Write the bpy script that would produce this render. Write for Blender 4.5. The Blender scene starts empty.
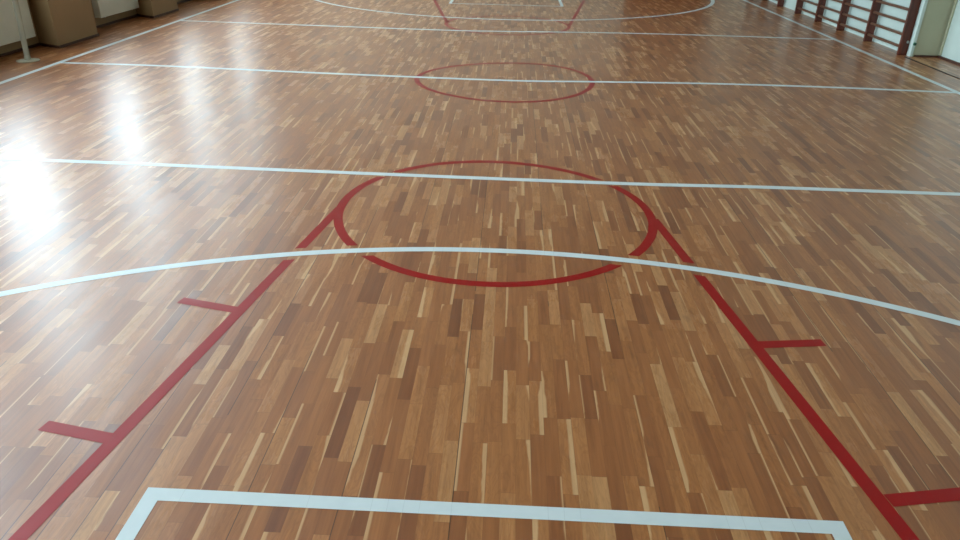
import bpy, bmesh, math, random
from mathutils import Matrix, Vector
random.seed(7)
SC = bpy.context.scene
COL = SC.collection

# ---------------------------------------------------------------- camera
cam_d = bpy.data.cameras.new('camera')
cam = bpy.data.objects.new('camera', cam_d)
COL.objects.link(cam)
cam_d.sensor_width = 36.0
cam_d.lens = 722.445 / 960 * 36.0
cam_d.clip_start = 0.05
R = (Matrix.Rotation(math.radians(2.0969), 4, 'Z') @ Matrix.Rotation(math.radians(-27.0201), 4, 'X')
     @ Matrix.Rotation(math.radians(-1.2478), 4, 'Y') @ Matrix.Rotation(math.radians(90), 4, 'X'))
cam.matrix_world = Matrix.Translation((0.0594, -3.8050, 1.5654)) @ R
SC.camera = cam

# ---------------------------------------------------------------- world / light / exposure
W = bpy.data.worlds.new('overcast_sky')
SC.world = W
W.use_nodes = True
nt = W.node_tree
nt.nodes.clear()
wo = nt.nodes.new('ShaderNodeOutputWorld')
bg = nt.nodes.new('ShaderNodeBackground')
tc = nt.nodes.new('ShaderNodeTexCoord')
sx = nt.nodes.new('ShaderNodeSeparateXYZ')
rp = nt.nodes.new('ShaderNodeValToRGB')
mr = nt.nodes.new('ShaderNodeMapRange')
mr.inputs['From Min'].default_value = -1
mr.inputs['From Max'].default_value = 1
e = rp.color_ramp.elements
e[0].position = 0.47; e[0].color = (0.16, 0.17, 0.15, 1)     # ground and buildings below the horizon
e[1].position = 0.52; e[1].color = (0.72, 0.87, 1.0, 1)
nt.links.new(tc.outputs['Generated'], sx.inputs[0])
nt.links.new(sx.outputs['Z'], mr.inputs['Value'])
nt.links.new(mr.outputs[0], rp.inputs[0])
nt.links.new(rp.outputs[0], bg.inputs['Color'])
nt.links.new(bg.outputs[0], wo.inputs[0])
bg.inputs['Strength'].default_value = 8.0
SC.view_settings.view_transform = 'Standard'
SC.view_settings.look = 'None'
SC.view_settings.gamma = 1
SC.view_settings.use_curve_mapping = False
SC.view_settings.exposure = 1.2

# ---------------------------------------------------------------- room dimensions (metres)
XL, XR = -5.35, 5.19           # alcove wall on the left, wall on the right
XP = -5.03                     # front of the left pilasters
XB = 4.88                      # thicker wall behind the stall bars
YN, YF = -6.2, 12.6            # near and far wall
YB = 5.38                      # where the thicker right wall begins
H = 6.0
BAYS = [y for y in (-3.64, -1.25, 1.25, 3.80, 6.20, 8.60, 11.02)]   # window centres
WZ0, WZM, WZ1, WW = 0.95, 3.3, 5.6, 0.60         # sill, transom, head, half width

# ---------------------------------------------------------------- helpers
def link(o, parent=None):
    COL.objects.link(o)
    if parent: o.parent = parent
    return o

def obj(name, bm, mat, parent=None, label=None, kind=None):
    bmesh.ops.recalc_face_normals(bm, faces=bm.faces)
    me = bpy.data.meshes.new(name)
    bm.to_mesh(me); bm.free()
    me.materials.append(mat)
    o = bpy.data.objects.new(name, me)
    link(o, parent)
    if parent: o.matrix_parent_inverse = parent.matrix_world.inverted()
    if label: o['label'] = label
    if kind: o['kind'] = kind
    return o

def struct(name, bm, mat, label, cat, parent=None):
    o = obj(name, bm, mat, parent, label)
    if not parent:
        o['kind'] = 'structure'
        o['category'] = cat
    return o

def thing(name, label, cat, loc, group=None):
    o = bpy.data.objects.new(name, None)
    o.empty_display_size = 0.1
    link(o)
    o.location = loc
    bpy.context.view_layer.update()
    o['label'] = label; o['category'] = cat
    if group: o['group'] = group
    return o

def box(bm, x0, y0, z0, x1, y1, z1, bev=0.0, seg=2):
    vs = [bm.verts.new(p) for p in ((x0,y0,z0),(x1,y0,z0),(x1,y1,z0),(x0,y1,z0),(x0,y0,z1),(x1,y0,z1),(x1,y1,z1),(x0,y1,z1))]
    fs = [bm.faces.new([vs[i] for i in f]) for f in ((0,3,2,1),(4,5,6,7),(0,1,5,4),(1,2,6,5),(2,3,7,6),(3,0,4,7))]
    if bev > 0:
        es = list({e for f in fs for e in f.edges})
        bmesh.ops.bevel(bm, geom=es, offset=bev, segments=seg, affect='EDGES', profile=0.5)
    return bm

def B(*a, **k):
    return box(bmesh.new(), *a, **k)

def rod(bm, p, q, r, seg=16, r2=None, sy=1.0):
    p, q = Vector(p), Vector(q)
    d = q - p
    rot = d.to_track_quat('Z', 'Y').to_matrix().to_4x4()
    m = Matrix.Translation((p + q) / 2) @ rot @ Matrix.Diagonal((1, sy, 1, 1))
    bmesh.ops.create_cone(bm, cap_ends=True, cap_tris=False, segments=seg, radius1=r, radius2=r2 or r, depth=d.length, matrix=m)
    return bm

def lathe(bm, c, prof, seg=32):
    rings = []
    for r, z in prof:
        rings.append([bm.verts.new((c[0] + r*math.cos(2*math.pi*i/seg), c[1] + r*math.sin(2*math.pi*i/seg), c[2] + z)) for i in range(seg)])
    for a, b in zip(rings, rings[1:]):
        for i in range(seg):
            bm.faces.new((a[i], a[(i+1) % seg], b[(i+1) % seg], b[i]))
    bm.faces.new(rings[0]); bm.faces.new(rings[-1])
    return bm

# ---------------------------------------------------------------- materials
class NT:
    def __init__(s, name):
        s.m = bpy.data.materials.new(name); s.m.use_nodes = True
        s.t = s.m.node_tree
        s.b = s.t.nodes['Principled BSDF']
    def n(s, t, **k):
        o = s.t.nodes.new(t)
        for a, v in k.items(): setattr(o, a, v)
        return o
    def l(s, a, b): s.t.links.new(a, b)
    def val(s, inp, v):
        if hasattr(v, 'is_output') or isinstance(v, bpy.types.NodeSocket): s.l(v, inp)
        else: inp.default_value = v
    def math(s, op, a, b=None, c=None, clamp=False):
        o = s.n('ShaderNodeMath', operation=op, use_clamp=clamp)
        s.val(o.inputs[0], a)
        if b is not None: s.val(o.inputs[1], b)
        if c is not None: s.val(o.inputs[2], c)
        return o.outputs[0]
    def mix(s, f, a, b, blend='MIX'):
        o = s.n('ShaderNodeMix', data_type='RGBA', blend_type=blend)
        s.val(o.inputs[0], f); s.val(o.inputs[6], a); s.val(o.inputs[7], b)
        return o.outputs[2]
    def comb(s, x, y, z=0.0):
        o = s.n('ShaderNodeCombineXYZ')
        s.val(o.inputs[0], x); s.val(o.inputs[1], y); s.val(o.inputs[2], z)
        return o.outputs[0]
    def ramp(s, f, pts, interp='LINEAR'):
        o = s.n('ShaderNodeValToRGB')
        r = o.color_ramp; r.interpolation = interp
        while len(r.elements) < len(pts): r.elements.new(0.5)
        for el, (p, c) in zip(r.elements, pts):
            el.position = p; el.color = (*c, 1) if len(c) == 3 else c
        s.val(o.inputs[0], f)
        return o.outputs[0]
    def noise(s, vec, scale, detail=3, rough=0.5, dim='3D', dist=0.0):
        o = s.n('ShaderNodeTexNoise', noise_dimensions=dim)
        s.l(vec, o.inputs['Vector'])
        o.inputs['Scale'].default_value = scale; o.inputs['Detail'].default_value = detail
        o.inputs['Roughness'].default_value = rough; o.inputs['Distortion'].default_value = dist
        return o.outputs['Fac']

def srgb(r, g, b):
    f = lambda c: (c/255/12.92) if c/255 <= 0.04045 else ((c/255+0.055)/1.055)**2.4
    return (f(r), f(g), f(b))

def plain(name, c, rough=0.6, metal=0.0, var=0.08, scale=6.0, bump=0.0):
    t = NT(name)
    g = t.n('ShaderNodeTexCoord').outputs['Object']
    f = t.noise(g, scale, 4)
    lo = tuple(max(0, v*(1-var)) for v in c); hi = tuple(min(1, v*(1+var)) for v in c)
    t.l(t.ramp(f, [(0.3, lo), (0.7, hi)]), t.b.inputs['Base Color'])
    t.b.inputs['Roughness'].default_value = rough
    t.b.inputs['Metallic'].default_value = metal
    if bump:
        b = t.n('ShaderNodeBump'); b.inputs['Strength'].default_value = bump; b.inputs['Distance'].default_value = 0.01
        t.l(t.noise(g, scale*12, 4), b.inputs['Height']); t.l(b.outputs[0], t.b.inputs['Normal'])
    return t.m

def parquet():
    t = NT('oak_parquet')
    geo = t.n('ShaderNodeTexCoord').outputs['Object']
    sp = t.n('ShaderNodeSeparateXYZ'); t.l(geo, sp.inputs[0])
    x, y = sp.outputs[0], sp.outputs[1]
    PW = 0.0465
    xs = t.math('DIVIDE', t.math('ADD', x, 20.013), PW)
    row = t.math('FLOOR', xs)
    fx = t.math('SUBTRACT', xs, row)
    wn = t.n('ShaderNodeTexWhiteNoise', noise_dimensions='1D'); t.l(row, wn.inputs['W'])
    ys = t.math('MULTIPLY_ADD', y, 1/0.32, t.math('MULTIPLY_ADD', wn.outputs['Value'], 13.7, t.math('MULTIPLY', row, 97.0)))
    def vor(feat):
        v = t.n('ShaderNodeTexVoronoi', voronoi_dimensions='1D', feature=feat)
        t.l(ys, v.inputs['W']); v.inputs['Scale'].default_value = 1.0; v.inputs['Randomness'].default_value = 0.62
        return v
    v1 = vor('F1')
    ed = vor('DISTANCE_TO_EDGE').outputs['Distance']
    pc = t.n('ShaderNodeSeparateColor'); t.l(v1.outputs['Color'], pc.inputs[0])
    # more random numbers for a plank
    w2 = t.n('ShaderNodeTexWhiteNoise', noise_dimensions='3D'); t.l(v1.outputs['Color'], w2.inputs['Vector'])
    q = t.n('ShaderNodeSeparateColor'); t.l(w2.outputs['Color'], q.inputs[0])
    r1, r2, r3 = pc.outputs[0], q.outputs[0], q.outputs[1]
    r4, r5 = q.outputs[2], w2.outputs['Value']
    # base tone of a strip
    tone = t.ramp(r5, [(0.0, srgb(140, 84, 47)), (0.10, srgb(160, 101, 58)), (0.40, srgb(175, 115, 68)), (0.72, srgb(186, 127, 76)), (0.92, srgb(197, 141, 90)), (1.0, srgb(204, 156, 108))])
    # grain
    gv = t.comb(t.math('MULTIPLY_ADD', x, 60.0, t.math('MULTIPLY', r2, 50.0)), t.math('MULTIPLY_ADD', y, 3.0, t.math('MULTIPLY', r3, 90.0)), r4)
    g1 = t.noise(gv, 1.0, 5, 0.6, dist=0.6)
    gv2 = t.comb(t.math('MULTIPLY_ADD', x, 22.0, t.math('MULTIPLY', r3, 70.0)), t.math('MULTIPLY_ADD', y, 5.0, t.math('MULTIPLY', r2, 60.0)), r4)
    g2 = t.noise(gv2, 1.0, 3, 0.5, dist=1.2)
    col = t.mix(t.ramp(g1, [(0.3, (0, 0, 0)), (0.75, (0.9, 0.9, 0.9))]), tone, t.mix(1.0, tone, (0.62, 0.54, 0.47, 1), 'MULTIPLY'))
    rings = t.math('SINE', t.math('MULTIPLY', g2, 42.0))
    rings = t.math('MULTIPLY', t.math('MAXIMUM', rings, 0.0), t.math('GREATER_THAN', r2, 0.45))
    col = t.mix(t.math('MULTIPLY', rings, 0.3), col, t.mix(1.0, col, (0.62, 0.52, 0.44, 1), 'MULTIPLY'))
    # knots and smoky heartwood
    kn = t.noise(t.comb(t.math('MULTIPLY', x, 24.0), t.math('MULTIPLY', y, 6.0), t.math('MULTIPLY', r3, 30.0)), 1.0, 3, 0.55)
    km = t.math('MULTIPLY', t.math('SMOOTHSTEP' if False else 'SUBTRACT', kn, 0.60), 6.0, clamp=True)
    col = t.mix(t.math('MULTIPLY', km, 0.35), col, srgb(104, 64, 42) + (1,))
    # pale sapwood slivers tapering along one side of a strip
    side = t.math('GREATER_THAN', r1, 0.5)
    fxx = t.math('ABSOLUTE', t.math('SUBTRACT', fx, side))
    ydir = t.math('SUBTRACT', t.math('FRACT', t.math('MULTIPLY', r4, 7.3)), 0.5)
    loc = t.n('ShaderNodeMath', operation='SUBTRACT'); t.l(ys, loc.inputs[0]); t.l(v1.outputs['W'], loc.inputs[1])
    slope = t.math('MULTIPLY', loc.outputs[0], t.math('MULTIPLY', ydir, 1.7))
    thr = t.math('MULTIPLY_ADD', r3, 1.6, -1.06)
    wob = t.math('MULTIPLY_ADD', g2, 0.45, -0.22)
    s = t.math('SUBTRACT', t.math('MINIMUM', t.math('ADD', t.math('ADD', thr, slope), wob), t.math('MULTIPLY_ADD', r2, 0.35, 0.12)), fxx)
    sm = t.math('MULTIPLY', s, 9.0, clamp=True)
    sap = t.mix(g1, srgb(226, 192, 150) + (1,), srgb(205, 165, 122) + (1,))
    col = t.mix(t.math('MULTIPLY', sm, 0.8), col, sap)
    # joints
    jx = t.math('SUBTRACT', 0.5, t.math('ABSOLUTE', t.math('SUBTRACT', fx, 0.5)))
    jm = t.math('LESS_THAN', jx, 0.014)
    je = t.math('LESS_THAN', ed, 0.0035)
    jj = t.math('MULTIPLY', t.math('MAXIMUM', jm, je), 0.22)
    # wide open seams between some runs
    w3 = t.n('ShaderNodeTexWhiteNoise', noise_dimensions='1D')
    t.l(t.math('ROUND', xs), w3.inputs['W'])
    seamrow = t.math('GREATER_THAN', w3.outputs['Value'], 0.92)
    for xi in (-1.266, -.68, -.38, -.08, .53):
        seamrow = t.math('MAXIMUM', seamrow, t.math('COMPARE', t.math('ROUND', xs), round((xi+20.013)/PW), 0.1))
    seg = t.noise(t.comb(t.math('MULTIPLY', t.math('ROUND', xs), 3.71), t.math('MULTIPLY', y, 0.7)), 1.0, 1)
    seam = t.math('MULTIPLY', t.math('MULTIPLY', t.math('LESS_THAN', jx, 0.034), seamrow), t.math('GREATER_THAN', seg, 0.46))
    col = t.mix(t.math('MAXIMUM', jj, t.math('MULTIPLY', seam, 0.8)), col, srgb(62, 38, 26) + (1,))
    col = t.mix(1.0, col, (0.95, 0.82, 0.70, 1), 'MULTIPLY')
    t.l(col, t.b.inputs['Base Color'])
    # lacquer
    sc = t.noise(geo, 2.2, 4, 0.6)
    scr = t.noise(t.comb(t.math('MULTIPLY', x, 40), t.math('MULTIPLY', y, 7)), 1.0, 4, 0.7)
    rgh = t.math('ADD', t.math('MULTIPLY_ADD', sc, 0.10, 0.155), t.math('MULTIPLY', scr, 0.05))
    rgh = t.math('MULTIPLY_ADD', r2, 0.05, rgh)
    t.l(rgh, t.b.inputs['Coat Roughness'])
    t.b.inputs['Coat Weight'].default_value = 0.34
    t.b.inputs['Coat IOR'].default_value = 1.5
    t.b.inputs['Roughness'].default_value = 0.40
    t.b.inputs['Specular IOR Level'].default_value = 0.9
    # each strip lies a hair out of level
    off = t.comb(t.math('MULTIPLY_ADD', r1, 0.030, -0.015), t.math('MULTIPLY_ADD', r4, 0.016, -0.008), 0.0)
    ng = t.n('ShaderNodeNewGeometry')
    ad = t.n('ShaderNodeVectorMath', operation='ADD'); t.l(ng.outputs['Normal'], ad.inputs[0]); t.l(off, ad.inputs[1])
    nm = t.n('ShaderNodeVectorMath', operation='NORMALIZE'); t.l(ad.outputs[0], nm.inputs[0])
    bp = t.n('ShaderNodeBump'); bp.inputs['Strength'].default_value = 0.10; bp.inputs['Distance'].default_value = 0.002
    ht = t.math('MULTIPLY_ADD', scr, 0.25, t.math('MULTIPLY', t.math('MAXIMUM', jm, seam), -1.0))
    t.l(ht, bp.inputs['Height']); t.l(nm.outputs[0], bp.inputs['Normal'])
    t.l(bp.outputs[0], t.b.inputs['Normal']); t.l(bp.outputs[0], t.b.inputs['Coat Normal'])
    return t.m

def paint(name, c, c2):
    t = NT(name)
    g = t.n('ShaderNodeTexCoord').outputs['Object']
    sp = t.n('ShaderNodeSeparateXYZ'); t.l(g, sp.inputs[0])
    xs = t.math('DIVIDE', t.math('ADD', sp.outputs[0], 20.013), 0.0465)
    fx = t.math('FRACT', xs)
    jx = t.math('SUBTRACT', 0.5, t.math('ABSOLUTE', t.math('SUBTRACT', fx, 0.5)))
    f = t.noise(g, 14, 4, 0.6)
    col = t.mix(f, c + (1,), c2 + (1,))
    w3 = t.n('ShaderNodeTexWhiteNoise', noise_dimensions='1D'); t.l(t.math('ROUND', xs), w3.inputs['W'])
    j = t.math('MULTIPLY', t.math('LESS_THAN', jx, 0.02), t.math('GREATER_THAN', w3.outputs['Value'], 0.6))
    col = t.mix(t.math('MULTIPLY', j, 0.12), col, (0.1, 0.08, 0.06, 1))
    t.l(col, t.b.inputs['Base Color'])
    t.l(t.math('MULTIPLY_ADD', f, 0.12, 0.30), t.b.inputs['Roughness'])
    t.b.inputs['Specular IOR Level'].default_value = 0.35
    return t.m

def wood(name, c1, c2, rough=0.4):
    t = NT(name)
    g = t.n('ShaderNodeTexCoord').outputs['Object']
    mp = t.n('ShaderNodeMapping'); t.l(g, mp.inputs[0]); mp.inputs['Scale'].default_value = (14, 14, 1.6)
    f = t.noise(mp.outputs[0], 2.0, 5, 0.6, dist=0.8)
    t.l(t.ramp(f, [(0.3, c1), (0.7, c2)]), t.b.inputs['Base Color'])
    t.b.inputs['Roughness'].default_value = rough
    return t.m

def two_tone(name, low, high, zsplit, rough=0.55):
    """oil-painted dado below, whitewash above"""
    t = NT(name)
    g = t.n('ShaderNodeTexCoord').outputs['Object']
    sp = t.n('ShaderNodeSeparateXYZ'); t.l(g, sp.inputs[0])
    f = t.noise(g, 3.0, 5, 0.6)
    st = t.noise(g, 23.0, 4, 0.7)
    a = t.mix(f, tuple(v*0.90 for v in low) + (1,), tuple(min(1, v*1.08) for v in low) + (1,))
    sc = t.math('MULTIPLY', t.math('SUBTRACT', st, 0.66, clamp=True), 4.0, clamp=True)
    a = t.mix(t.math('MULTIPLY', sc, 0.5), a, tuple(v*0.45 for v in low) + (1,))
    b = t.mix(f, tuple(v*0.95 for v in high) + (1,), high + (1,))
    t.l(t.mix(t.math('GREATER_THAN', sp.outputs[2], zsplit), a, b), t.b.inputs['Base Color'])
    t.b.inputs['Roughness'].default_value = rough
    return t.m

M = dict(
    floor=parquet(),
    red=paint('red_court_paint', srgb(160, 6, 10), srgb(146, 5, 8)),
    white=paint('white_court_paint', srgb(222, 228, 228), srgb(206, 214, 216)),
    dado=two_tone('beige_oil_paint', srgb(160, 130, 92), srgb(226, 224, 214), 1.6),
    dado_r=two_tone('sage_oil_paint', srgb(172, 170, 142), srgb(226, 224, 214), 1.9),
    wallw=plain('white_wall_paint', srgb(192, 205, 197), 0.55, var=0.04, scale=2.0),
    dado_f=two_tone('far_wall_paint', srgb(206, 202, 184), srgb(226, 224, 214), 1.6),
    ceil=plain('ceiling_whitewash', srgb(190, 186, 174), 0.8, var=0.03),
    bars=wood('dark_varnished_beech', srgb(66, 27, 14), srgb(104, 44, 24), 0.35),
    rung=wood('worn_brown_rung', srgb(88, 56, 40), srgb(118, 80, 60), 0.35),
    door=wood('red_brown_door_varnish', srgb(104, 44, 20), srgb(140, 62, 30), 0.4),
    skirt=wood('dark_skirting_wood', srgb(58, 34, 26), srgb(84, 50, 36), 0.5),
    rad=plain('white_radiator_enamel', srgb(222, 222, 210), 0.4, var=0.03),
    frame=plain('white_window_gloss', srgb(228, 230, 226), 0.4, var=0.03),
    steel=plain('grey_painted_steel', srgb(172, 168, 150), 0.4, var=0.06, scale=9),
    dark=plain('dark_metal', srgb(60, 58, 54), 0.45, metal=0.6),
    zinc=plain('zinc_screw', srgb(170, 176, 172), 0.35, metal=0.9),
    green=plain('green_plastic_plug', srgb(40, 110, 84), 0.5),
    joint=plain('dark_joint_strip', srgb(52, 34, 26), 0.8),
    rubber=plain('grey_rubber', srgb(96, 92, 84), 0.8),
)
def glass(name, tint):
    m = bpy.data.materials.new(name); m.use_nodes = True
    n = m.node_tree; n.nodes.clear()
    o = n.nodes.new('ShaderNodeOutputMaterial'); mx = n.nodes.new('ShaderNodeMixShader')
    tr = n.nodes.new('ShaderNodeBsdfTransparent'); gl = n.nodes.new('ShaderNodeBsdfGlossy'); lw = n.nodes.new('ShaderNodeLayerWeight'); fr = n.nodes.new('ShaderNodeMath'); f2 = n.nodes.new('ShaderNodeMath')
    tr.inputs[0].default_value = tint; gl.inputs['Roughness'].default_value = 0.02; lw.inputs[0].default_value = 0.5
    f2.operation = 'POWER'; f2.inputs[1].default_value = 5; fr.operation = 'MULTIPLY_ADD'; fr.inputs[1].default_value = 0.9; fr.inputs[2].default_value = 0.04
    n.links.new(lw.outputs['Facing'], f2.inputs[0]); n.links.new(f2.outputs[0], fr.inputs[0])
    n.links.new(fr.outputs[0], mx.inputs[0]); n.links.new(tr.outputs[0], mx.inputs[1]); n.links.new(gl.outputs[0], mx.inputs[2])
    n.links.new(mx.outputs[0], o.inputs[0])
    return m
M['glass'] = glass('window_glass', (0.94, 0.97, 0.96, 1))
M['upper_glass'] = glass('upper_window_glass', (0.90, 0.94, 0.94, 1))  # almost clear upper glass, slight tint added to dim the daylight

# ---------------------------------------------------------------- floor, ceiling, walls
floor = struct('floor', B(XL-0.02, YN, -0.06, XR+0.02, YF, 0.0), M['floor'], 'glossy oak strip parquet gym floor', 'floor')
struct('ceiling', B(XL-0.3, YN-0.2, H, XR+0.2, YF+0.2, H+0.15), M['ceil'], 'white ceiling of the gym', 'ceiling')

def wall_left():
    bm = bmesh.new()
    x0, x1 = XL-0.28, XL
    box(bm, x0, YN-0.1, -0.06, x1, YF+0.1, WZ0)
    box(bm, x0, YN-0.1, WZ1, x1, YF+0.1, H)
    prev = YN-0.1
    for c in BAYS:
        box(bm, x0, prev, WZ0, x1, c-WW, WZ1); prev = c+WW
    box(bm, x0, prev, WZ0, x1, YF+0.1, WZ1)
    return bm
wl = struct('wall_left', wall_left(), M['dado'], 'beige painted wall of window alcoves on the left', 'wall')
def pier(a, b, h, g, bev):
    bm = bmesh.new()
    pts = [(XL-0.01, a+0.17-g), (XP+g, a-g), (XP+g, b+g), (XL-0.01, b-0.10+g)]
    lo = [bm.verts.new((x, y, 0)) for x, y in pts]; hi = [bm.verts.new((x, y, h)) for x, y in pts]
    fs = [bm.faces.new(lo), bm.faces.new(hi)] + [bm.faces.new((lo[i], lo[(i+1) % 4], hi[(i+1) % 4], hi[i])) for i in range(4)]
    bmesh.ops.recalc_face_normals(bm, faces=fs)
    bmesh.ops.bevel(bm, geom=list(bm.edges), offset=bev, segments=2, affect='EDGES', profile=0.5)
    return bm
PIL = [(-5.32, -4.39), (-2.90, -1.97), (-0.48, 0.45), (1.93, 2.87), (4.34, 5.20), (6.72, 7.55), (9.15, 10.0), (11.63, 12.56)]
PL = {4: 'beige wall pier beside the net post, nearest in view', 5: 'second beige wall pier along the left wall',
      6: 'third beige wall pier along the left wall', 7: 'farthest beige wall pier in the far left corner'}
for k, (a, b) in enumerate(PIL):
    p = struct('wall_pier', pier(a, b, 0.92, 0.0, 0.01), M['dado'], PL.get(k, 'beige wall pier of the left wall, nearer than the net post'), 'pier')
    obj('pier_base', pier(a, b, 0.03, 0.008, 0.003), M['skirt'], p)
bm = bmesh.new()
prev = YN
for a, b in PIL:
    if a - prev > 0.05: box(bm, XL, prev-0.09, 0.0, XL+0.014, a+0.15, 0.03, bev=0.003)
    prev = b
struct('baseboard_left', bm, M['skirt'], 'dark brown skirting along the left wall', 'baseboard')

for i, c in enumerate(BAYS):
    bm = bmesh.new()
    xa, xb = XL-0.20, XL-0.14
    for s in (-1, 1):
        box(bm, xa, c+s*WW-0.03, WZ0, xb, c+s*WW+0.03, WZ1)
    box(bm, xa, c-WW, WZ0, xb, c+WW, WZ0+0.06)
    box(bm, xa, c-WW, WZ1-0.06, xb, c+WW, WZ1)
    box(bm, xa, c-0.03, WZ0, xb, c+0.03, WZ1)
    box(bm, xa, c-WW, WZM-0.03, xb, c+WW, WZM+0.03)
    w = struct('window_%d' % (i+1), bm, M['frame'], 'tall white framed window in the left wall', 'window')
    obj('glass_pane', B(XL-0.172, c-WW, WZ0, XL-0.168, c+WW, WZM), M['glass'], w)
    obj('upper_pane', B(XL-0.172, c-WW, WZM, XL-0.168, c+WW, WZ1), M['upper_glass'], w)
    obj('window_sill', B(XL-0.14, c-WW-0.04, WZ0-0.03, XL+0.06, c+WW+0.04, WZ0, bev=0.005), M['frame'], w)
    ld = bpy.data.lights.new('window_portal', 'AREA')
    ld.shape = 'RECTANGLE'; ld.size = WZ1-WZ0; ld.size_y = 2*WW
    ld.cycles.is_portal = True
    lo = bpy.data.objects.new('window_portal', ld); link(lo)
    lo.location = (XL-0.26, c, (WZ0+WZ1)/2); lo.rotation_euler = (0, math.radians(-90), 0)

struct('wall_right', B(XR, YN-0.1, -0.06, XR+0.2, YB+0.02, H), M['wallw'], 'white painted wall at the right edge', 'wall')
bm = B(XB, YB, -0.06, XR+0.2, YF+0.1, H)
struct('wall_right_far', bm, M['wallw'], 'white wall behind the stall bars', 'wall')
# sage return of the thicker wall, with the white corner batten and the thin corner bead
struct('trim_1', B(4.842, YB-0.035, 0.0, XB-0.004, YB+0.03, 3.2, bev=0.004), M['wallw'], 'white corner batten beside the nearest stall bar upright', 'trim')
struct('wall_return', B(XB-0.004, YB-0.02, -0.06, XR+0.02, YB, H), M['dado_r'], 'sage beige return of the wall beside the stall bars', 'wall')
struct('trim_2', B(XR-0.018, YB-0.075, 0.03, XR, YB-0.045, 2.3, bev=0.003), M['dado_r'], 'thin beige bead in the corner by the white wall', 'trim')
bm = bmesh.new()
box(bm, XR-0.014, YN, 0.0, XR, YB-0.03, 0.026)
box(bm, XB+0.015, YB-0.034, 0.0, XR, YB-0.02, 0.022)
struct('baseboard_right', bm, M['skirt'], 'thin dark skirting at the foot of the white wall', 'baseboard')

struct('trim_3', B(4.762, YN, 0.0, 4.790, YB-0.06, 0.0035, bev=0.001), M['joint'], 'thin dark joint strip in the floor beside the right sideline', 'trim')
struct('wall_far', B(XL, YF, -0.06, XR, YF+0.2, H), M['dado_f'], 'beige far wall of the gym', 'wall')
# near wall, behind the camera, with an unseen window added as fill light
NW = [(-4.9, -3.6)]
NZ0, NZ1 = 1.0, 4.3
bm = bmesh.new()
box(bm, XL, YN-0.2, -0.06, XR, YN, NZ0); box(bm, XL, YN-0.2, NZ1, XR, YN, H)
prev = XL
for a, b in NW:
    box(bm, prev, YN-0.2, NZ0, a, YN, NZ1); prev = b
box(bm, prev, YN-0.2, NZ0, XR, YN, NZ1)
struct('wall_near', bm, M['dado_f'], 'beige wall behind the camera', 'wall')
for i, (a, b) in enumerate(NW):
    bm = bmesh.new()
    ya, yb = YN-0.10, YN-0.04
    for x in (a, (2*a+b)/3, (a+2*b)/3, b): box(bm, x-0.03, ya, NZ0, x+0.03, yb, NZ1)
    for z in (NZ0, 2.7, NZ1): box(bm, a, ya, z-0.03, b, yb, z+0.03)
    w = struct('window_%d' % (i+8), bm, M['frame'], 'added white framed window behind the camera for fill light', 'window')
    obj('glass_pane', B(a, YN-0.072, NZ0, b, YN-0.068, NZ1), M['glass'], w)
    ld = bpy.data.lights.new('window_portal', 'AREA')
    ld.shape = 'RECTANGLE'; ld.size = b-a; ld.size_y = NZ1-NZ0
    ld.cycles.is_portal = True
    lo = bpy.data.objects.new('window_portal', ld); link(lo)
    lo.location = ((a+b)/2, YN-0.16, (NZ0+NZ1)/2); lo.rotation_euler = (math.radians(90), 0, 0)
# double door on the far wall (seen in the floor's reflection)
bm = bmesh.new()
DX0, DX1 = 2.40, 4.12
for a, b in ((DX0, DX0+0.09), (DX1-0.09, DX1)): box(bm, a, YF-0.06, 0.0, b, YF+0.01, 2.3, bev=0.004)
box(bm, DX0+0.09, YF-0.06, 2.2, DX1-0.09, YF+0.01, 2.3, bev=0.004)
d = struct('door_1', bm, M['door'], 'red brown double door in the far wall', 'door')
mid = (DX0+DX1)/2
for s, a, b in ((1, DX0+0.09, mid-0.002), (-1, mid+0.002, DX1-0.09)):
    leaf = B(a, YF-0.045, 0.008, b, YF-0.005, 2.2, bev=0.003)
    for z0, z1 in ((0.15, 0.95), (1.1, 2.05)): box(leaf, a+0.1, YF-0.055, z0, b-0.1, YF-0.044, z1, bev=0.006)
    lf = obj('door_leaf', leaf, M['door'], d)
    hx = (b-0.06) if s == 1 else (a+0.06)
    hb = rod(bmesh.new(), (hx, YF-0.05, 1.05), (hx, YF-0.10, 1.05), 0.01)
    rod(hb, (hx, YF-0.10, 1.05), (hx-s*0.11, YF-0.10, 1.05), 0.009)
    obj('door_handle', hb, M['zinc'], lf)

# ---------------------------------------------------------------- court markings: thin coats of paint on the floor
def poly_path(pts):
    return [Vector((p[0], p[1])) for p in pts]

def smooth(pts, n=24):
    """Catmull-Rom through hand-painted line points"""
    P = [Vector(p) for p in pts]; P = [P[0]*2-P[1]] + P + [P[-1]*2-P[-2]]
    out = []
    for i in range(1, len(P)-2):
        a, b, c, d = P[i-1], P[i], P[i+1], P[i+2]
        for k in range(n):
            t = k/n
            out.append(0.5*((2*b) + (c-a)*t + (2*a-5*b+4*c-d)*t*t + (3*b-a-3*c+d)*t**3))
    out.append(P[-2])
    return out

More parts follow.
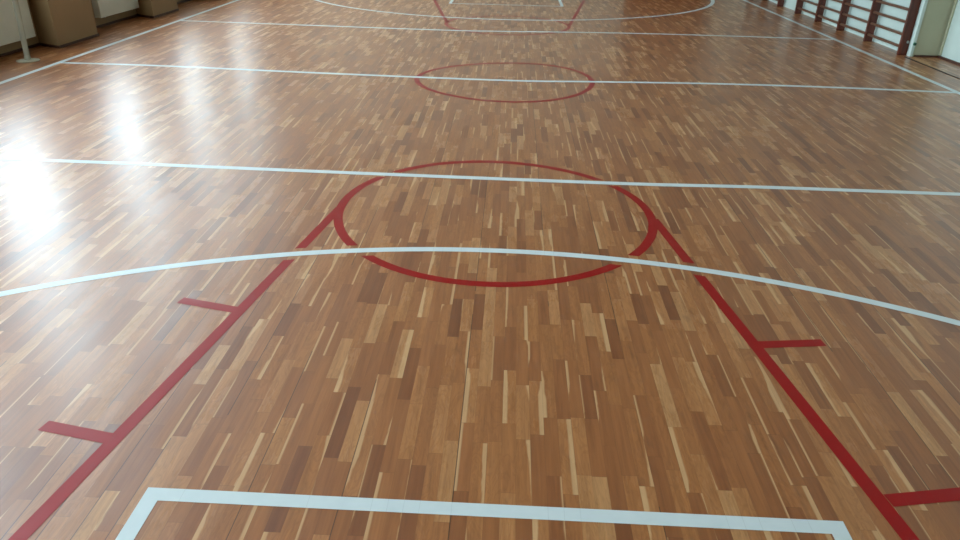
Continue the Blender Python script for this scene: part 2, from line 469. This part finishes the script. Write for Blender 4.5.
def strip(paths, w, z, keep=None, step=None, across=1):
    """paths -> bmesh of flat ribbons w wide; faces whose centre fails keep() are left out"""
    bm = bmesh.new()
    for pi, path in enumerate(paths):
        z = z + 0.00012*(pi > 0)
        P = [Vector(p) for p in path]
        if step:
            Q = [P[0]]
            for a, b in zip(P, P[1:]):
                n = max(1, int(math.ceil((b-a).length/step)))
                Q += [a.lerp(b, k/n) for k in range(1, n+1)]
            P = Q
        closed = (P[0]-P[-1]).length < 1e-6
        rows = []
        for i, p in enumerate(P):
            a = P[i-1] if i > 0 else (P[-2] if closed else p)
            b = P[i+1] if i < len(P)-1 else (P[1] if closed else p)
            d = (b-a).normalized(); nrm = Vector((-d.y, d.x))
            rows.append([p + nrm*w*(k/across-0.5) for k in range(across+1)])
        V = [[None]*(across+1) for _ in rows]
        for i in range(len(rows)-1):
            for k in range(across):
                c = (rows[i][k]+rows[i+1][k]+rows[i+1][k+1]+rows[i][k+1])/4
                if keep and not keep(c): continue
                q = []
                for ii, kk in ((i, k), (i+1, k), (i+1, k+1), (i, k+1)):
                    if V[ii][kk] is None: V[ii][kk] = bm.verts.new((rows[ii][kk].x, rows[ii][kk].y, z))
                    q.append(V[ii][kk])
                f = bm.faces.new(q)
    bm.normal_update()
    for f in bm.faces:
        if f.normal.z < 0: f.normal_flip()
    me_faces = list(bm.faces)
    return bm

def marking(name, bm, mat, label):
    me = bpy.data.meshes.new(name); bm.to_mesh(me); bm.free(); me.materials.append(mat)
    o = bpy.data.objects.new(name, me); link(o, floor); o['label'] = label
    return o

LW = 0.05
A_PTS = [(-4.60, .615), (-2.89, .60), (-2.2, .59), (-1.14, .565), (-.11, .545), (.9, .535), (1.65, .555), (2.88, .55), (4.40, .545)]
B_PTS = [(-4.60, 3.60), (-3.54, 3.59), (-2.27, 3.50), (-.9, 3.42), (.15, 3.39), (.94, 3.45), (2.13, 3.52), (3.3, 3.51), (4.43, 3.44)]
C_PTS = [(-4.63, 6.58), (-3.16, 6.50), (-.93, 6.38), (-.11, 6.41), (1.39, 6.54), (2.88, 6.55), (4.42, 6.50)]
pa, pb, pc_ = smooth(A_PTS), smooth(B_PTS), smooth(C_PTS)
def lin_y(path, x):
    for a, b in zip(path, path[1:]):
        if a.x <= x <= b.x: return a.y + (b.y-a.y)*(x-a.x)/max(1e-9, b.x-a.x)
    return 1e9
def circ(cx, cy, r, f=None, n=240):
    co = f or [0]*7
    out = []
    for i in range(n+1):
        t = 2*math.pi*(i % n)/n
        rr = r + co[0]
        for k in (1, 2, 3): rr += co[2*k-1]*math.cos(k*t) + co[2*k]*math.sin(k*t)
        out.append(Vector((cx+rr*math.cos(t), cy+rr*math.sin(t))))
    return out
ARC = (0.008, -4.451, 3.934)
FARC = (-0.092, 11.453, 3.934)
GAP = 0.062
def clear_near(c):
    if abs((Vector((c.x-ARC[0], c.y-ARC[1]))).length - ARC[2]) < GAP and c.y > -3: return False
    if abs(c.y - lin_y(pa, c.x)) < 0.05: return False
    return True
def clear_far(c):
    if abs((Vector((c.x-FARC[0], c.y-FARC[1]))).length - FARC[2]) < 0.045: return False
    return abs(c.y - lin_y(pc_, c.x)) > 0.045
def clear_mid(c): return abs(c.y - lin_y(pb, c.x)) > 0.04

Z1, Z2 = 0.0007, 0.0010
marking('sideline', strip([[(-4.605, YN+0.6), (-4.605, 11.9)]], 0.062, Z1), M['white'], 'white sideline along the left wall')
marking('sideline', strip([[(4.405, YN+0.6), (4.405, 11.9)]], 0.062, Z1), M['white'], 'white sideline along the stall bars')
marking('attack_line', strip([pa], 0.056, Z2), M['white'], 'nearest straight white line crossing the hall')
marking('center_line', strip([pb], 0.068, Z2), M['white'], 'straight white line through the far small red circle')
marking('attack_line', strip([pc_], 0.068, Z2), M['white'], 'farthest straight white line crossing the hall')
ang = [math.radians(a) for a in range(20, 161)]
arc = [Vector((ARC[0]+ARC[2]*math.cos(t), ARC[1]+ARC[2]*math.sin(t))) for t in ang]
marking('three_point_line', strip([arc], LW, Z2), M['white'], 'white curved line across the near red key')
farc = [Vector((FARC[0]+FARC[2]*math.cos(t), FARC[1]+FARC[2]*math.sin(t))) for t in (math.radians(a) for a in range(180, 361))]
farc = [farc[0]+Vector((0, 0.5))] + farc + [farc[-1]+Vector((0, 0.5))]
marking('three_point_line', strip([farc], 0.068, Z2), M['white'], 'white curved line at the far end')
marking('free_throw_circle', strip([circ(0, 0, .877, [.0007, -.007, 0, .0008, -.0047, .0055, .0016])], LW, Z1, clear_near, 0.004, 14), M['red'], 'large red circle at the top of the near key')
marking('center_circle', strip([circ(0, 3.423, .877, [-.0163, .021, -.0166, .002, .0239, -.0233, .0103])], LW, Z1, clear_mid, 0.006, 10), M['red'], 'red circle crossed by the middle white line')
marking('free_throw_circle', strip([circ(-.02, 7.02, .877)], LW, Z1, clear_far, 0.008, 8), M['red'], 'red circle at the far key')
def lane(x0, s, ya, yb): return [(x0+s*ya, ya), (x0+s*yb, yb)]
marking('lane_line', strip([lane(-.880, .142, -.03, -3.2), [(-1.335, -1.135), (-1.065, -1.200)], [(-1.435, -1.985), (-1.19, -2.033)]], LW, Z1+0.00012, clear_near, 0.004, 14), M['red'],
        'left slanting red key line with two ticks')
marking('lane_line', strip([lane(.885, -.148, -.03, -3.2), [(1.365, -1.268), (1.09, -1.305)], [(1.50, -2.095), (1.23, -2.145)]], LW, Z1+0.00012, clear_near, 0.004, 14), M['red'],
        'right slanting red key line with two ticks')
marking('lane_line', strip([lane(-.88+.175*7.02, -.175, 7.1, 10.2)], LW, Z1, clear_far, 0.01, 6), M['red'], 'left red key line at the far end')
marking('lane_line', strip([lane(.86-.148*7.02, .148, 7.1, 10.2)], LW, Z1, clear_far, 0.01, 6), M['red'], 'right red key line at the far end')
def u_shape(x0, x1, y, y2, w):
    bm = bmesh.new(); h = w/2; s = 1 if y2 > y else -1
    o = [(x0-h, y2), (x0-h, y-s*h), (x1+h, y-s*h), (x1+h, y2), (x1-h, y2), (x1-h, y+s*h), (x0+h, y+s*h), (x0+h, y2)]
    v = [bm.verts.new((a, b, Z2)) for a, b in o]
    for f in ((0, 1, 6, 7), (1, 2, 5, 6), (2, 3, 4, 5)): bm.faces.new([v[i] for i in f])
    bm.normal_update()
    for f in bm.faces:
        if f.normal.z < 0: f.normal_flip()
    return bm
marking('white_box_line', u_shape(-.942, 1.035, -2.262, -3.2, LW), M['white'], 'white square cornered outline at the bottom edge')
marking('white_box_line', u_shape(-1.03, .885, 9.26, 10.2, LW), M['white'], 'white square cornered outline at the far end')

# ---------------------------------------------------------------- stall bars
def stall_bars(ys, label, top=2.55, nr=17):
    t = thing('wall_bars', label, 'wall bars', (4.8, ys[0], 0), 'stall bars along the right wall')
    for j, y in enumerate(ys):
        bm = B(4.745, y-0.02, 0.0, 4.852, y+0.02, top, bev=0.006)
        up = obj('upright', bm, M['bars'], t)
        for z in (0.86, 2.4):
            obj('wall_bracket', B(4.852, y-0.018, z-0.025, XB, y+0.018, z+0.025, bev=0.003), M['bars'], up)
        if j == 0 and ys[0] < 6:
            obj('screw', rod(bmesh.new(), (4.825, y-0.02, 0.155), (4.825, y-0.027, 0.155), 0.016), M['zinc'], up, 'small zinc screw head')
    for a, b in zip(ys, ys[1:]):
        for k in range(nr):
            z = 0.092 + 0.1405*k
            bm = rod(bmesh.new(), (4.785, a+0.015, z), (4.785, b-0.015, z), 0.020, 14, sy=0.8)
            obj('rung', bm, M['rung'], t)
    return t
stall_bars([5.46, 6.42, 7.34, 8.21, 9.12], 'nearer dark red-brown wooden stall bars, four bays wide, on the white right wall')
stall_bars([10.03, 10.95, 11.85], 'farther dark wooden stall bars beyond the gap, near the top edge')
plug = thing('wall_plug', 'tiny green plug on the white corner batten beside the nearest stall bar upright', 'plug', (4.86, YB-0.035, 0.15))
obj('plug_body', rod(bmesh.new(), (4.86, YB-0.035, 0.15), (4.86, YB-0.05, 0.15), 0.018), M['green'], plug)
obj('plug_pin', rod(bmesh.new(), (4.86, YB-0.05, 0.15), (4.86, YB-0.06, 0.15), 0.007), M['dark'], plug)

# ---------------------------------------------------------------- radiators
def radiator(y0, y1, label):
    t = thing('radiator', label, 'radiator', (XL+0.08, y0, 0.0), 'panel radiators in the window alcoves')
    x1 = -5.235
    obj('front_panel', B(x1-0.02, y0, 0.132, x1, y1, 0.74, bev=0.006), M['rad'], t)
    obj('back_panel', B(XL+0.025, y0+0.005, 0.14, XL+0.04, y1-0.005, 0.73, bev=0.004), M['rad'], t)
    bm = bmesh.new()
    n = int((y1-y0-0.06)/0.04)
    for k in range(n):
        y = y0+0.04+k*0.04
        box(bm, XL+0.04, y, 0.16, x1-0.02, y+0.004, 0.71)
    obj('convector_fin', bm, M['rad'], t)
    bm = B(XL+0.025, y0-0.002, 0.735, x1, y1+0.002, 0.75, bev=0.003)
    for k in range(n): box(bm, XL+0.045, y0+0.05+k*0.04, 0.75, x1-0.02, y0+0.065+k*0.04, 0.753)
    obj('top_grille', bm, M['rad'], t)
    for y in (y0, y1):
        obj('side_cover', B(XL+0.03, y-0.004, 0.135, x1-0.005, y+0.004, 0.74, bev=0.001), M['rad'], t)
    for y in (y0+0.15, y1-0.15):
        obj('bracket', B(XL+0.0145, y-0.015, 0.12, x1-0.03, y+0.015, 0.15), M['rad'], t)
radiator(3.20, 4.30, 'pale flat panel radiator behind the net post, at the left edge')
radiator(5.72, 6.765, 'pale flat panel radiator between the first two beige wall piers')
radiator(8.14, 9.18, 'pale flat panel radiator beyond the second beige wall pier')

# ---------------------------------------------------------------- net post
px, py = -4.955, 3.64
post = thing('net_post', 'slim grey steel volleyball net post on a round foot by the left wall', 'post', (px, py, 0))
obj('foot_plate', lathe(bmesh.new(), (px, py, 0), [(0.105, 0), (0.11, 0.003), (0.108, 0.008), (0.09, 0.012), (0.04, 0.016)], 48), M['steel'], post)
obj('collar', lathe(bmesh.new(), (px, py, 0.018), [(0.030, -0.006), (0.031, 0.01), (0.029, 0.03), (0.026, 0.034)], 32), M['steel'], post)
obj('pole', rod(bmesh.new(), (px, py, 0.015), (px+0.11, py, 2.43), 0.026, 24), M['steel'], post)
obj('cap', lathe(bmesh.new(), (px+0.11, py, 2.43), [(0.028, 0), (0.028, 0.015), (0.015, 0.026)], 24), M['dark'], post)
for z in (0.9, 2.38):
    bm = rod(bmesh.new(), (px+0.045*z+0.02, py, z), (px+0.045*z+0.07, py, z), 0.005, 8); rod(bm, (px+0.045*z+0.07, py, z), (px+0.045*z+0.07, py, z+0.03), 0.005, 8)
    obj('net_hook', bm, M['dark'], post)
bpy.context.view_layer.update()
